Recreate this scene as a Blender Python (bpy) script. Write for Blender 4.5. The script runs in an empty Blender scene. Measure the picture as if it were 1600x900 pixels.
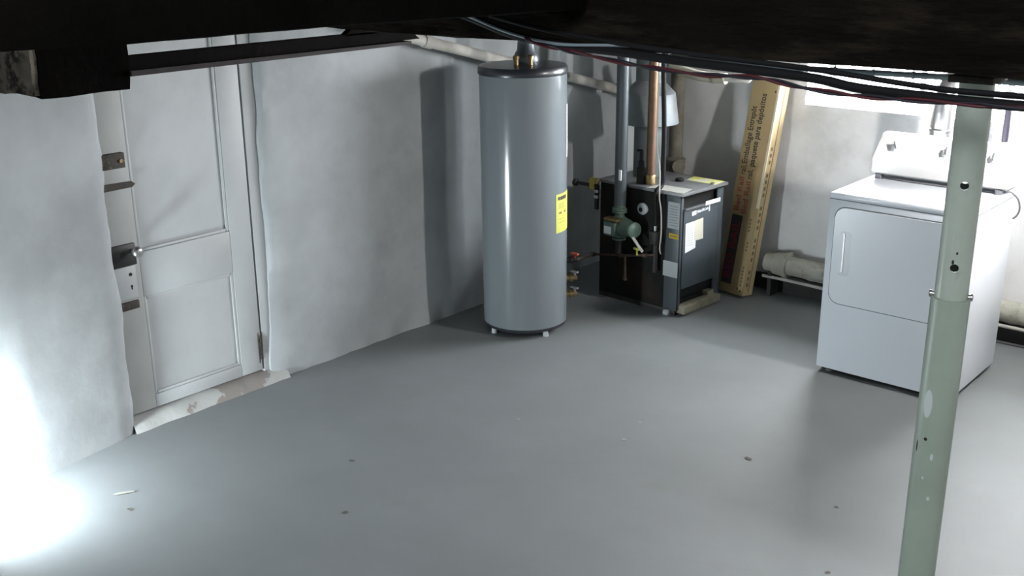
import bpy, bmesh, math, random
from mathutils import Vector, Matrix, noise
random.seed(7)
SC = bpy.context.scene
COL = SC.collection
PI = math.pi

# ------------------------------------------------------------------ camera, world, lights, exposure
# room axes: X along the back wall to the right, Y along the left wall away from the stairs, Z up
PITCH, ROLL, YAW = 0.3149, 0.0081, 0.7171
cd = bpy.data.cameras.new('camera'); cam = bpy.data.objects.new('camera', cd); COL.objects.link(cam)
cd.sensor_width = 36.0; cd.lens = 36.0 * 1690.4355 / 1600.0; cd.clip_start = 0.02
fw = Vector((-math.sin(YAW) * math.cos(PITCH), math.cos(YAW) * math.cos(PITCH), -math.sin(PITCH)))
rt = Vector((math.cos(YAW), math.sin(YAW), 0)); dn = fw.cross(rt)
rt2 = math.cos(ROLL) * rt + math.sin(ROLL) * dn; dn2 = -math.sin(ROLL) * rt + math.cos(ROLL) * dn
m = Matrix((rt2, -dn2, -fw)).transposed().to_4x4(); m.translation = Vector((4.2362, 3.6939, 2.1316))
cam.matrix_world = m
SC.camera = cam

w = bpy.data.worlds.new('overcast_sky'); SC.world = w; w.use_nodes = True
wb = w.node_tree.nodes['Background']; wb.inputs[0].default_value = (0.92, 0.96, 1.0, 1); wb.inputs[1].default_value = 150.0

def area(name, loc, target, sx, sy, power, color=(1, 1, 1), spread=PI):
    l = bpy.data.lights.new(name, 'AREA'); l.shape = 'RECTANGLE'; l.size = sx; l.size_y = sy
    l.energy = power; l.color = color; l.spread = spread
    o = bpy.data.objects.new(name, l); COL.objects.link(o); o.location = loc
    d = Vector(target) - Vector(loc); o.rotation_euler = d.to_track_quat('-Z', 'Y').to_euler()
    return o
# added low light standing in for an unseen source by the left wall
area('added_low_light', (0.27, 4.98, 0.16), (0.22, 6.2, 0.02), 0.14, 0.30, 78.0, (0.86, 0.95, 1.0))
# added unseen fill in the stairwell, lighting the post front and near floor
area('stair_fill_light', (4.0, 3.2, 3.6), (3.2, 4.6, 0.0), 1.4, 1.4, 95.0, (0.90, 0.95, 1.0))
def portal(name, loc, target, sx, sy):
    o = area(name, loc, target, sx, sy, 1.0); o.data.cycles.is_portal = True; return o
portal('window_portal_back', (2.19, 10.13, 1.54), (2.19, 0, 1.54), 1.74, 0.80)

vs = SC.view_settings
vs.view_transform = 'Standard'; vs.look = 'None'; vs.gamma = 1.0; vs.use_curve_mapping = False
vs.exposure = -0.42

# ------------------------------------------------------------------ materials
MATS = {}
def mat(name, col, rough=0.5, metal=0.0, var=0.0, vscale=6.0, col2=None, c2scale=3.0, c2lo=0.5, c2hi=0.62,
        bump=0.0, bscale=40.0, stretch=None, spec=0.5, coat=0.0, emis=None):
    M = bpy.data.materials.new(name); M.use_nodes = True; nt = M.node_tree; N = nt.nodes; L = nt.links
    b = N['Principled BSDF']
    b.inputs['Base Color'].default_value = (*col, 1); b.inputs['Roughness'].default_value = rough
    b.inputs['Metallic'].default_value = metal; b.inputs['Specular IOR Level'].default_value = spec
    b.inputs['Coat Weight'].default_value = coat
    tc = N.new('ShaderNodeTexCoord'); src = tc.outputs['Object']
    if stretch:
        mp = N.new('ShaderNodeMapping'); mp.inputs['Scale'].default_value = stretch
        L.new(src, mp.inputs['Vector']); src = mp.outputs['Vector']
    cur = None
    def noisen(sc, det=5, ro=0.6):
        n = N.new('ShaderNodeTexNoise'); n.inputs['Scale'].default_value = sc; n.inputs['Detail'].default_value = det
        n.inputs['Roughness'].default_value = ro; L.new(src, n.inputs['Vector']); return n
    if var > 0:
        n = noisen(vscale); r = N.new('ShaderNodeMapRange')
        r.inputs['From Min'].default_value = 0.3; r.inputs['From Max'].default_value = 0.7
        r.inputs['To Min'].default_value = 1 - var; r.inputs['To Max'].default_value = 1 + var * 0.6
        L.new(n.outputs['Fac'], r.inputs['Value'])
        x = N.new('ShaderNodeMix'); x.data_type = 'RGBA'; x.blend_type = 'MULTIPLY'; x.inputs['Factor'].default_value = 1
        x.inputs['A'].default_value = (*col, 1); L.new(r.outputs['Result'], x.inputs['B']); cur = x.outputs['Result']
    if col2:
        n = noisen(c2scale, 6, 0.65); r = N.new('ShaderNodeMapRange')
        r.inputs['From Min'].default_value = c2lo; r.inputs['From Max'].default_value = c2hi
        L.new(n.outputs['Fac'], r.inputs['Value'])
        x = N.new('ShaderNodeMix'); x.data_type = 'RGBA'; L.new(r.outputs['Result'], x.inputs['Factor'])
        if cur: L.new(cur, x.inputs['A'])
        else: x.inputs['A'].default_value = (*col, 1)
        x.inputs['B'].default_value = (*col2, 1); cur = x.outputs['Result']
    if cur: L.new(cur, b.inputs['Base Color'])
    if bump > 0:
        n = noisen(bscale, 6, 0.6); bp = N.new('ShaderNodeBump'); bp.inputs['Strength'].default_value = bump
        bp.inputs['Distance'].default_value = 0.01
        L.new(n.outputs['Fac'], bp.inputs['Height']); L.new(bp.outputs['Normal'], b.inputs['Normal'])
    if emis:
        b.inputs['Emission Color'].default_value = (*emis[0], 1); b.inputs['Emission Strength'].default_value = emis[1]
    MATS[name] = M
    return M
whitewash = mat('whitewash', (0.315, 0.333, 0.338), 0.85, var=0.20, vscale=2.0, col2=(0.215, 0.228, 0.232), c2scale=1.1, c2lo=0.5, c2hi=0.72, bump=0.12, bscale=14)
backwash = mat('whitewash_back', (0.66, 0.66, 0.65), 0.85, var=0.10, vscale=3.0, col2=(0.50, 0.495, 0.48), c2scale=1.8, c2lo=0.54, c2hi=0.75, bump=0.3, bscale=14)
floorm = mat('painted_concrete', (0.176, 0.190, 0.194), 0.58, var=0.10, vscale=1.6, col2=(0.170, 0.178, 0.178), c2scale=5.0, c2lo=0.55, c2hi=0.75, bump=0.12, bscale=9)
scuff = mat('scuffed_paint', (0.30, 0.30, 0.26), 0.7)
chip = mat('floor_chip', (0.10, 0.09, 0.08), 0.8)
coarse = mat('dark_mortar', (0.030, 0.030, 0.028), 0.9, var=0.4, vscale=9, bump=0.6, bscale=25)  # dark rough tone for the wall foot and pipe brackets
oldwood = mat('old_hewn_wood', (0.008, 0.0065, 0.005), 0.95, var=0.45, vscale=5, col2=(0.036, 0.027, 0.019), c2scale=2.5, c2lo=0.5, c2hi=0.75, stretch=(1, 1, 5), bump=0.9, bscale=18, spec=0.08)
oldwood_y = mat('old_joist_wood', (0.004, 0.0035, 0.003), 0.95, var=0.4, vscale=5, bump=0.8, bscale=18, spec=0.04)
endgrain = mat('lit_end_grain', (0.32, 0.29, 0.24), 0.95, var=0.55, vscale=14, col2=(0.04, 0.035, 0.03), c2scale=16, c2lo=0.5, c2hi=0.6, bump=1.0, bscale=30)  # lamp-lit look of the block end painted into its colour
trackwood = mat('dark_track_wood', (0.007, 0.006, 0.006), 0.9, var=0.3, vscale=8, bump=0.3, bscale=30, spec=0.06)
trackedge = mat('track_edge', (0.035, 0.028, 0.030), 0.8, var=0.3, vscale=12)
doorpaint = mat('door_paint', (0.330, 0.345, 0.348), 0.55, var=0.07, vscale=3.0, col2=(0.275, 0.290, 0.290), c2scale=2.2, c2lo=0.5, c2hi=0.75, bump=0.08, bscale=20)
stilepaint = mat('bare_grey_primer', (0.285, 0.295, 0.285), 0.6, var=0.08, vscale=6)
rusty = mat('rusty_iron', (0.038, 0.031, 0.025), 0.75, 0.2, var=0.4, vscale=60, col2=(0.14, 0.105, 0.06), c2scale=60, c2lo=0.60, c2hi=0.68)
blackiron = mat('black_iron', (0.012, 0.012, 0.012), 0.5, 0.2)
dullnickel = mat('dull_nickel', (0.42, 0.42, 0.40), 0.3, 0.9)
sillm = mat('worn_painted_stone', (0.32, 0.325, 0.315), 0.8, col2=(0.19, 0.172, 0.158), c2scale=2.4, c2lo=0.52, c2hi=0.54, bump=0.3, bscale=30)
tankgrey = mat('tank_grey_enamel', (0.150, 0.172, 0.184), 0.16, var=0.03, vscale=3, spec=0.5)
tankdark = mat('tank_dark_plastic', (0.022, 0.025, 0.030), 0.30)
jacket = mat('boiler_blue_grey', (0.060, 0.075, 0.086), 0.42, var=0.12, vscale=8)
jacketside = mat('boiler_side_dark', (0.010, 0.010, 0.0095), 0.8, var=0.3, vscale=6, col2=(0.026, 0.018, 0.012), c2scale=4, c2lo=0.5, c2hi=0.7, spec=0.2)  # side panel set darker than the front panel
jackettop = mat('boiler_top_steel', (0.17, 0.175, 0.18), 0.4, 0.3, var=0.15, vscale=12)
insideblack = mat('flat_black', (0.006, 0.006, 0.006), 0.9)  # flat black for dark parts, also painting shade into gaps and slots
cream = mat('cream_paper', (0.62, 0.60, 0.50), 0.7)
paper = mat('white_paper', (0.74, 0.76, 0.79), 0.6)
greylabel = mat('grey_label', (0.36, 0.39, 0.40), 0.6)
yellow = mat('yellow_label', (0.47, 0.48, 0.085), 0.55)
yellow2 = mat('yellow_pale_sticker', (0.60, 0.60, 0.16), 0.6, col2=(0.62, 0.62, 0.48), c2scale=14, c2lo=0.5, c2hi=0.55)
ambertape = mat('amber_label', (0.48, 0.34, 0.02), 0.6)
ink = mat('printing_ink', (0.035, 0.030, 0.022), 0.8)
brownink = mat('brown_ink', (0.15, 0.108, 0.055), 0.8)
redink = mat('red_ink', (0.25, 0.060, 0.040), 0.8)
darkred = mat('dark_red_ink', (0.16, 0.012, 0.02), 0.8)
blackprint = mat('black_print', (0.026, 0.024, 0.022), 0.8)
greypipe = mat('grey_steel_pipe', (0.085, 0.10, 0.11), 0.35, 0.4, var=0.1)
copper = mat('copper_pipe', (0.20, 0.125, 0.078), 0.45, 0.55, var=0.2, vscale=15)
darkpipe = mat('dark_iron_pipe', (0.020, 0.019, 0.018), 0.55, 0.4)
brass = mat('tarnished_brass', (0.30, 0.22, 0.11), 0.4, 0.8, var=0.3, vscale=40)
galv = mat('galvanised_sheet', (0.42, 0.46, 0.48), 0.5, 0.15, var=0.14, vscale=14)
fluegalv = mat('flue_sheet', (0.15, 0.18, 0.185), 0.5, 0.2, var=0.15, vscale=10)
pumpgreen = mat('pump_green', (0.095, 0.150, 0.122), 0.45, 0.1, var=0.2, vscale=25)
stackm = mat('limewashed_iron', (0.17, 0.16, 0.125), 0.9, var=0.35, vscale=10, bump=0.5, bscale=30)
drainm = mat('limewashed_drain', (0.36, 0.355, 0.30), 0.85, var=0.2, vscale=8, col2=(0.16, 0.15, 0.11), c2scale=7, c2lo=0.52, c2hi=0.66, bump=0.5, bscale=25)
whitepipe = mat('white_painted_pipe', (0.40, 0.385, 0.35), 0.75, var=0.25, vscale=10)
cardboard = mat('cardboard', (0.335, 0.250, 0.125), 0.85, var=0.08, vscale=8)
cardside = mat('cardboard_lit_side', (0.44, 0.34, 0.185), 0.8, var=0.08, vscale=8)  # lighter cardboard copy, light painted onto the carton's side face
tape = mat('packing_tape', (0.62, 0.55, 0.40), 0.3)
enamel = mat('white_enamel', (0.72, 0.76, 0.81), 0.28)
enamelp = mat('white_panel_plastic', (0.90, 0.90, 0.90), 0.4)
seam = mat('seam_grey', (0.16, 0.18, 0.20), 0.6)
greyfoot = mat('grey_rubber', (0.22, 0.22, 0.24), 0.7)
cordgrey = mat('grey_cord', (0.16, 0.16, 0.17), 0.6)
alu = mat('aluminium_duct', (0.62, 0.62, 0.64), 0.28, 0.9, bump=0.25, bscale=30)
polegreen = mat('post_green_paint', (0.47, 0.53, 0.46), 0.30, var=0.10, vscale=7, col2=(0.41, 0.45, 0.39), c2scale=22, c2lo=0.60, c2hi=0.68)
polelow = mat('post_green_paint_worn', (0.38, 0.45, 0.375), 0.36, var=0.12, vscale=7, col2=(0.12, 0.115, 0.09), c2scale=26, c2lo=0.70, c2hi=0.74)
polewhite = mat('white_paint_smear', (0.62, 0.66, 0.66), 0.5)
cableblk = mat('black_cable', (0.006, 0.006, 0.007), 0.7, spec=0.25)
cablegrey = mat('grey_cable', (0.25, 0.31, 0.34), 0.4)
wirered = mat('red_wire', (0.075, 0.010, 0.016), 0.45)
wiredark = mat('dark_wire', (0.016, 0.014, 0.022), 0.45)
wirewhite = mat('pale_wire', (0.45, 0.44, 0.41), 0.5)
flexm = mat('ribbed_flex', (0.42, 0.41, 0.33), 0.6)
purplepipe = mat('dark_gas_pipe', (0.035, 0.030, 0.050), 0.5)
framepaint = mat('window_frame_paint', (0.55, 0.55, 0.55), 0.6)
groundm = mat('outside_concrete', (0.5, 0.5, 0.48), 0.9, var=0.1)
plainwall = mat('plain_plaster', (0.45, 0.45, 0.44), 0.9, var=0.08)
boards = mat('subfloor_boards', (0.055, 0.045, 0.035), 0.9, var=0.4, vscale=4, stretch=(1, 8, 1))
redhandle = mat('red_handle', (0.30, 0.035, 0.015), 0.5)
glassm = bpy.data.materials.new('window_glass'); glassm.use_nodes = True
_n = glassm.node_tree.nodes; _l = glassm.node_tree.links; _n.remove(_n['Principled BSDF'])
_t = _n.new('ShaderNodeBsdfTransparent'); _g = _n.new('ShaderNodeBsdfGlossy'); _g.inputs['Roughness'].default_value = 0.05
_x = _n.new('ShaderNodeMixShader'); _x.inputs[0].default_value = 0.06
_l.new(_t.outputs[0], _x.inputs[1]); _l.new(_g.outputs[0], _x.inputs[2]); _l.new(_x.outputs[0], _n['Material Output'].inputs['Surface'])

# ------------------------------------------------------------------ mesh helpers
MW = {}
def link(o, parent):
    COL.objects.link(o)
    if parent is not None: o.parent = parent
def obj(name, bm, material, parent=None, smooth=None, local=False, recalc=True):
    if recalc: bmesh.ops.recalc_face_normals(bm, faces=bm.faces)
    me = bpy.data.meshes.new(name); bm.to_mesh(me); bm.free()
    if parent is not None and not local: me.transform(MW[parent].inverted())
    mats = material if isinstance(material, (list, tuple)) else [material]
    for x in mats: me.materials.append(x)
    if smooth is not None:
        me.shade_smooth()
        me.set_sharp_from_angle(angle=math.radians(smooth))
    o = bpy.data.objects.new(name, me)
    link(o, parent)
    if parent is None: MW[o] = Matrix.Identity(4)
    else: MW[o] = MW[parent].copy()
    return o
def tag(o, label, cat=None, group=None, kind=None):
    o['label'] = label
    if cat: o['category'] = cat
    if group: o['group'] = group
    if kind: o['kind'] = kind
    return o
def thing(name, label, cat, loc=(0, 0, 0), rotz=0.0, group=None, rot=None):
    o = bpy.data.objects.new(name, None); COL.objects.link(o); o.empty_display_size = 0.1
    M = Matrix.Translation(Vector(loc)) @ (rot if rot is not None else Matrix.Rotation(rotz, 4, 'Z'))
    o.matrix_world = M; MW[o] = M
    return tag(o, label, cat, group)
def origin_to(o, p):
    p = Vector(p); o.data.transform(Matrix.Translation(-p)); o.location = p; MW[o] = Matrix.Translation(p); return o
def BM(): return bmesh.new()
def box(bm, x0, x1, y0, y1, z0, z1, bev=0.0, seg=2, M=None, mi=0):
    r = bmesh.ops.create_cube(bm, size=1.0); vs_ = r['verts']
    bmesh.ops.scale(bm, vec=(x1 - x0, y1 - y0, z1 - z0), verts=vs_)
    bmesh.ops.translate(bm, vec=((x0 + x1) / 2, (y0 + y1) / 2, (z0 + z1) / 2), verts=vs_)
    fs = set(f for v in vs_ for f in v.link_faces)
    if bev > 0:
        es = list(set(e for v in vs_ for e in v.link_edges))
        r = bmesh.ops.bevel(bm, geom=es, offset=bev, segments=seg, profile=0.5, affect='EDGES')
        fs = set(r['faces']) | set(f for f in fs if f.is_valid)
        vs_ = list(set(v for f in fs for v in f.verts))
    for f in fs: f.material_index = mi
    if M is not None: bmesh.ops.transform(bm, matrix=M, verts=vs_)
    return vs_
def boxo(name, x0, x1, y0, y1, z0, z1, m_, parent=None, bev=0.0, local=False, seg=2):
    bm = BM(); box(bm, x0, x1, y0, y1, z0, z1, bev, seg); return obj(name, bm, m_, parent, 35 if bev else None, local)
def frame_of(d):
    d = Vector(d).normalized(); a = Vector((0, 0, 1)) if abs(d.z) < 0.9 else Vector((1, 0, 0))
    u = d.cross(a).normalized(); return u, d.cross(u).normalized()
def lathe(bm, prof, base=(0, 0, 0), axis=(0, 0, 1), n=32, cap0=True, cap1=True):
    """prof: list of (r, h) along the axis"""
    base = Vector(base); ax = Vector(axis).normalized(); u, v = frame_of(ax); rings = []
    for r, h in prof:
        rings.append([bm.verts.new(base + ax * h + (u * math.cos(2 * PI * k / n) + v * math.sin(2 * PI * k / n)) * max(r, 1e-4)) for k in range(n)])
    for a, b in zip(rings, rings[1:]):
        for k in range(n): bm.faces.new((a[k], a[(k + 1) % n], b[(k + 1) % n], b[k]))
    if cap0: bm.faces.new(rings[0])
    if cap1: bm.faces.new(rings[-1])
def cyl(bm, p0, p1, r, n=20, r1=None):
    p0 = Vector(p0); p1 = Vector(p1); d = p1 - p0
    lathe(bm, [(r, 0), (r1 if r1 is not None else r, d.length)], p0, d, n)
def catmull(pts, k=8):
    P = [Vector(p) for p in pts]; out = []
    for i in range(len(P) - 1):
        a = P[max(i - 1, 0)]; b = P[i]; c = P[i + 1]; d = P[min(i + 2, len(P) - 1)]
        for j in range(k):
            t = j / k
            out.append(0.5 * ((2 * b) + (c - a) * t + (2 * a - 5 * b + 4 * c - d) * t * t + (3 * b - a - 3 * c + d) * t ** 3))
    out.append(P[-1]); return out
def sweep(bm, pts, r, n=10, rfn=None):
    P = [Vector(p) for p in pts]; rings = []; u = None
    for i, p in enumerate(P):
        t = (P[min(i + 1, len(P) - 1)] - P[max(i - 1, 0)]).normalized()
        if u is None: u = frame_of(t)[0]
        u = (u - t * u.dot(t)).normalized(); v = t.cross(u)
        rr = rfn(i) if rfn else r
        rings.append([bm.verts.new(p + (u * math.cos(2 * PI * k / n) + v * math.sin(2 * PI * k / n)) * rr) for k in range(n)])
    for a, b in zip(rings, rings[1:]):
        for k in range(n): bm.faces.new((a[k], a[(k + 1) % n], b[(k + 1) % n], b[k]))
    bm.faces.new(rings[0]); bm.faces.new(rings[-1])
def prism(bm, poly, d):
    """extrude a 3D polygon along vector d"""
    a = [bm.verts.new(Vector(p)) for p in poly]; b = [bm.verts.new(Vector(p) + Vector(d)) for p in poly]; n = len(a)
    bm.faces.new(a); bm.faces.new(b[::-1])
    for k in range(n): bm.faces.new((a[k], a[(k + 1) % n], b[(k + 1) % n], b[k]))
def rrect(x0, x1, z0, z1, r, n=6):
    out = []
    for cx, cz, a0 in ((x1 - r, z1 - r, 0), (x0 + r, z1 - r, 90), (x0 + r, z0 + r, 180), (x1 - r, z0 + r, 270)):
        for k in range(n + 1):
            a = math.radians(a0 + 90 * k / n); out.append((cx + r * math.cos(a), cz + r * math.sin(a)))
    return out
def fbm(x, y, z, o=3):
    s = 0; a = 1; f = 1
    for _ in range(o): s += a * noise.noise(Vector((x * f, y * f, z * f))); a *= 0.5; f *= 2.1
    return s
def text_mesh(name, s, size, M, m_, parent, shear=0.0, width=None, bold=0.0):
    c = bpy.data.curves.new('lettering_curve', 'FONT'); c.body = s; c.size = size; c.shear = shear
    c.extrude = 0.0006; c.offset = bold
    t = bpy.data.objects.new('lettering_tmp', c); COL.objects.link(t)
    dg = bpy.context.evaluated_depsgraph_get(); dg.update()
    me = bpy.data.meshes.new_from_object(t.evaluated_get(dg)); bpy.data.objects.remove(t); bpy.data.curves.remove(c)
    if width and len(me.vertices):
        xs = [v.co.x for v in me.vertices]; k = width / (max(xs) - min(xs)); x0 = min(xs)
        for v in me.vertices: v.co.x = (v.co.x - x0) * k
    me.transform(M); me.materials.clear(); me.materials.append(m_)
    me.name = name
    o = bpy.data.objects.new(name, me); link(o, parent); MW[o] = MW[parent]; return o
def grid_wall(name, us, vs_, hole, fn, back, m_):
    """us, vs_: grid lines; hole(i,j)->bool skip; fn(u,v)->Vector; back: vector for the thickness"""
    bm = BM(); G = {}
    def gv(i, j):
        if (i, j) not in G: G[(i, j)] = bm.verts.new(fn(us[i], vs_[j]))
        return G[(i, j)]
    for i in range(len(us) - 1):
        for j in range(len(vs_) - 1):
            if hole((us[i] + us[i + 1]) / 2, (vs_[j] + vs_[j + 1]) / 2): continue
            bm.faces.new((gv(i, j), gv(i + 1, j), gv(i + 1, j + 1), gv(i, j + 1)))
    be = [e for e in bm.edges if len(e.link_faces) == 1]
    r = bmesh.ops.extrude_edge_only(bm, edges=be)
    bmesh.ops.translate(bm, vec=back, verts=[g for g in r['geom'] if isinstance(g, bmesh.types.BMVert)])
    return obj(name, bm, m_, None, 50)
def lines(a, b, step, extra=()):
    n = max(1, round((b - a) / step)); L = [a + (b - a) * k / n for k in range(n + 1)]
    for e in extra:
        k = min(range(len(L)), key=lambda q: abs(L[q] - e)); L[k] = e
    return sorted(set(L))
def sm(x, a, b):
    t = max(0, min(1, (x - a) / (b - a))); return t * t * (3 - 2 * t)

# ------------------------------------------------------------------ the setting
YB = 9.66                                   # back wall
bm = BM()
xs = lines(-0.3, 5.0, 0.12); ys = lines(1.6, YB + 0.1, 0.12); V = {}
for i, x in enumerate(xs):
    for j, y in enumerate(ys): V[i, j] = bm.verts.new((x, y, min(0.0, 0.004 * fbm(x * 1.3, y * 1.3, 4.0)) - 0.0))
for i in range(len(xs) - 1):
    for j in range(len(ys) - 1): bm.faces.new((V[i, j], V[i + 1, j], V[i + 1, j + 1], V[i, j + 1]))
floor = obj('floor', bm, floorm, None, 60)
tag(floor, 'grey painted concrete floor with scuffs', kind='structure')
# paint chips and scuffs lying in the floor paint
for (x, y, rx, ry, a, mm) in [(0.477, 5.60, .055, .010, 1.05, scuff), (0.972, 6.386, .016, .012, 0.3, chip), (1.743, 7.301, .012, .009, .5, scuff),
                              (2.258, 7.492, .022, .011, -.3, chip), (1.283, 6.083, .013, .010, 0, chip), (1.245, 7.162, .009, .007, 0, scuff),
                              (1.696, 7.495, .007, .006, 0, scuff), (0.62, 5.55, .018, .012, .2, chip), (2.72, 7.35, .010, .008, .2, chip), (2.9, 6.9, .012, .008, .8, chip)]:
    bm = BM(); n = 9
    bm.faces.new([bm.verts.new((x + math.cos(a) * rx * c_ - math.sin(a) * ry * s_, y + math.sin(a) * rx * c_ + math.cos(a) * ry * s_, 0.0012))
                  for k in range(n) for c_, s_ in [((0.7 + .5 * random.random()) * math.cos(2 * PI * k / n), (0.7 + .5 * random.random()) * math.sin(2 * PI * k / n))]])
    obj('floor_scuff' if mm is scuff else 'floor_chip', bm, mm, floor)

# left wall, one plastered wall with the door opening in it
D0, D1, DT = 5.952, 6.745, 1.88
def left_fn(y, z):
    yy = y
    if abs(y - D0) < 1e-6: yy = y + 0.018 * fbm(1.7, z * 5, 3.1) - 0.004
    if abs(y - D1) < 1e-6: yy = y + 0.022 * fbm(7.7, z * 2.5, 1.1) + 0.02 * sm(z, 0.3, 1.0) - 0.035 * (1 - sm(z, 0.0, 0.35))
    x = 0.012 * fbm(y * 1.2, z * 1.2, 0.0, 2) + 0.0015 * fbm(y * 4, z * 4, 2.0, 2)
    if y <= D0 + .001: x += 0.012 + min(0.10, 0.19 * max(0, D0 - y))
    d = min(abs(y - D0) if y <= D0 + .001 else 9, abs(y - D1) if y >= D1 - .001 else 9)
    if z < DT and d < 0.06: x -= (0.06 - d) ** 2 * 7
    if z < 0.05 and y > D1: x += 0.012 * fbm(y * 9, 0.4, 7.0)
    return Vector((x, yy, z))
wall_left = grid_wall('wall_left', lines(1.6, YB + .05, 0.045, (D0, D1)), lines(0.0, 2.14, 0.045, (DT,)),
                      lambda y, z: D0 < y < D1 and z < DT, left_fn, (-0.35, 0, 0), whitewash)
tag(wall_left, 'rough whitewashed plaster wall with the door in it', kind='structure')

# back wall with the window opening
W0, W1, WZ0, WZ1 = 1.335, 3.05, 1.165, 1.92
def back_fn(x, z):
    y = YB - 0.014 * fbm(x * 1.5, z * 1.5, 9.0) - 0.010 * fbm(x * 4.5, z * 4.5, 12.0)
    xx, zz = x, z
    if abs(z - WZ0) < 1e-6 and W0 - .01 < x < W1 + .01: zz += 0.012 * fbm(x * 4, 3, 3); y += 0.02
    if abs(x - W0) < 1e-6 and z > WZ0: xx += 0.02 * fbm(3, z * 5, 3); y += 0.015
    return Vector((xx, y, zz))
wall_back = grid_wall('wall_back', lines(-0.05, 5.0, 0.045, (W0, W1)), lines(0.0, 2.14, 0.045, (WZ0, WZ1)),
                      lambda x, z: W0 < x < W1 and WZ0 < z < WZ1, back_fn, (0, 0.45, 0), backwash)
tag(wall_back, 'rough whitewashed stone wall with the bright window', kind='structure')
bm = BM(); xs = lines(1.05, 4.88, 0.05)
for k in range(len(xs) - 1):
    h0 = 0.105 + 0.02 * fbm(xs[k] * 4, 0, 0); h1 = 0.105 + 0.02 * fbm(xs[k + 1] * 4, 0, 0)
    y0 = YB - 0.028 - 0.008 * fbm(xs[k] * 3, 2, 0); y1 = YB - 0.028 - 0.008 * fbm(xs[k + 1] * 3, 2, 0)
    for (a, b, c_, d_) in [((xs[k], y0, 0), (xs[k + 1], y1, 0), (xs[k + 1], y1, h1), (xs[k], y0, h0)),
                           ((xs[k], y0, h0), (xs[k + 1], y1, h1), (xs[k + 1], YB + .03, h1), (xs[k], YB + .03, h0))]:
        bm.faces.new([bm.verts.new(p) for p in (a, b, c_, d_)])
bmesh.ops.remove_doubles(bm, verts=bm.verts, dist=0.0005)
tag(obj('baseboard_back', bm, coarse), 'dark damp mortar strip along foot of back wall', kind='structure')

# walls the photo does not show, closing the room and the stairwell
tag(boxo('wall_right', 5.0, 5.15, 1.45, YB + .2, 0, 4.4, plainwall), 'plain plaster wall on the right of the basement', kind='structure')
tag(boxo('wall_front', -0.3, 5.0, 1.45, 1.6, 0, 4.4, plainwall), 'plain plaster wall behind the stairs', kind='structure')

# window in the back wall
win = bpy.data.objects.new('window_1', None); COL.objects.link(win); win.location = ((W0 + W1) / 2, YB + .3, WZ0); MW[win] = Matrix.Translation(win.location)
tag(win, 'bright basement window with painted frame', kind='structure')
YP = YB + 0.31
for (a, b, c_, d_) in [(W0 - .02, W1 + .02, WZ0 + .05, WZ0 + .10), (W0 - .02, W1 + .02, WZ1 - .05, WZ1 + .01), (W0 - .02, W0 + .04, WZ0 + .10, WZ1 - .05), (W1 - .04, W1 + .02, WZ0 + .10, WZ1 - .05)]:
    boxo('window_frame', a, b, YP, YP + .06, c_, d_, framepaint, win, 0.004)
for k in (1, 2):
    x = W0 + (W1 - W0) * k / 3; boxo('mullion', x - .018, x + .018, YP + .005, YP + .05, WZ0 + .10, WZ1 - .05, framepaint, win, 0.003)
for k in range(3):
    x0 = W0 + (W1 - W0) * k / 3 + .02; x1 = W0 + (W1 - W0) * (k + 1) / 3 - .02
    boxo('pane', x0, x1, YP + .024, YP + .030, WZ0 + .09, WZ1 - .04, glassm, win)
bm = BM()
prism(bm, [(W0 - .03, YB + .015, WZ0 - .02), (W0 - .03, YB + .44, WZ0 - .02), (W0 - .03, YB + .44, WZ0 + .06), (W0 - .03, YB + .31, WZ0 + .055), (W0 - .03, YB + .015, WZ0 + .004)], (W1 - W0 + .06, 0, 0))
obj('window_sill', bm, backwash, win)
bm = BM(); box(bm, -6, 12, YB + .45, YB + 12, 1.0, 1.08); tag(obj('ground', bm, groundm), 'pale ground outside the basement window', kind='structure')

# beams: main beam (along X), joists (along Y), boards above
def hewn(name, p0, p1, w_, z0, z1, m_, amp=0.012, seed=0.0, parent=None, nlen=None, nz=5):
    """rough timber: p0,p1 (x,y) ends of the axis; w_ width"""
    a = Vector((p0[0], p0[1], 0)); b = Vector((p1[0], p1[1], 0)); d = (b - a); L = d.length; d.normalize(); s = Vector((-d.y, d.x, 0))
    n = nlen or max(2, int(L / 0.07)); bm = BM(); rings = []
    prof = [(-1, 0), (-1, .25), (-1, .5), (-1, .75), (-1, 1), (-.5, 1), (0, 1), (.5, 1), (1, 1), (1, .75), (1, .5), (1, .25), (1, 0), (.5, 0), (0, 0), (-.5, 0)]
    for i in range(n + 1):
        t = L * i / n; ring = []
        for k, (u, v) in enumerate(prof):
            e = amp * fbm(t * 2.6 + seed, k * 0.45, seed * 1.7)
            cu = u * (w_ / 2) * (1 if abs(u) < .9 or .1 < v < .9 else 0.96); cz = z0 + (z1 - z0) * v + (0.006 if v == 0 and abs(u) > .9 else 0)
            P = a + d * t + s * (cu + e * (1 if u > 0 else -1 if u < 0 else 0))
            ring.append(bm.verts.new((P.x, P.y, cz + (e if v < .1 else 0))))
        rings.append(ring)
    N = len(prof)
    for r0, r1 in zip(rings, rings[1:]):
        for k in range(N): bm.faces.new((r0[k], r0[(k + 1) % N], r1[(k + 1) % N], r1[k]))
    bm.faces.new(rings[0]); bm.faces.new(rings[-1])
    return obj(name, bm, m_, parent, 40)
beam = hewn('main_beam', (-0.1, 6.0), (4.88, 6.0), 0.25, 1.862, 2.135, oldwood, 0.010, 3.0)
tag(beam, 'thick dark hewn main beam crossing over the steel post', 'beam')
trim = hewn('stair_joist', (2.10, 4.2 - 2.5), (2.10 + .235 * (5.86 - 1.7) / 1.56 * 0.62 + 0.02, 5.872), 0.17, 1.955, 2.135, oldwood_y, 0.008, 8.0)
tag(trim, 'black timber joist along the top left edge of the view', 'beam')
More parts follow.
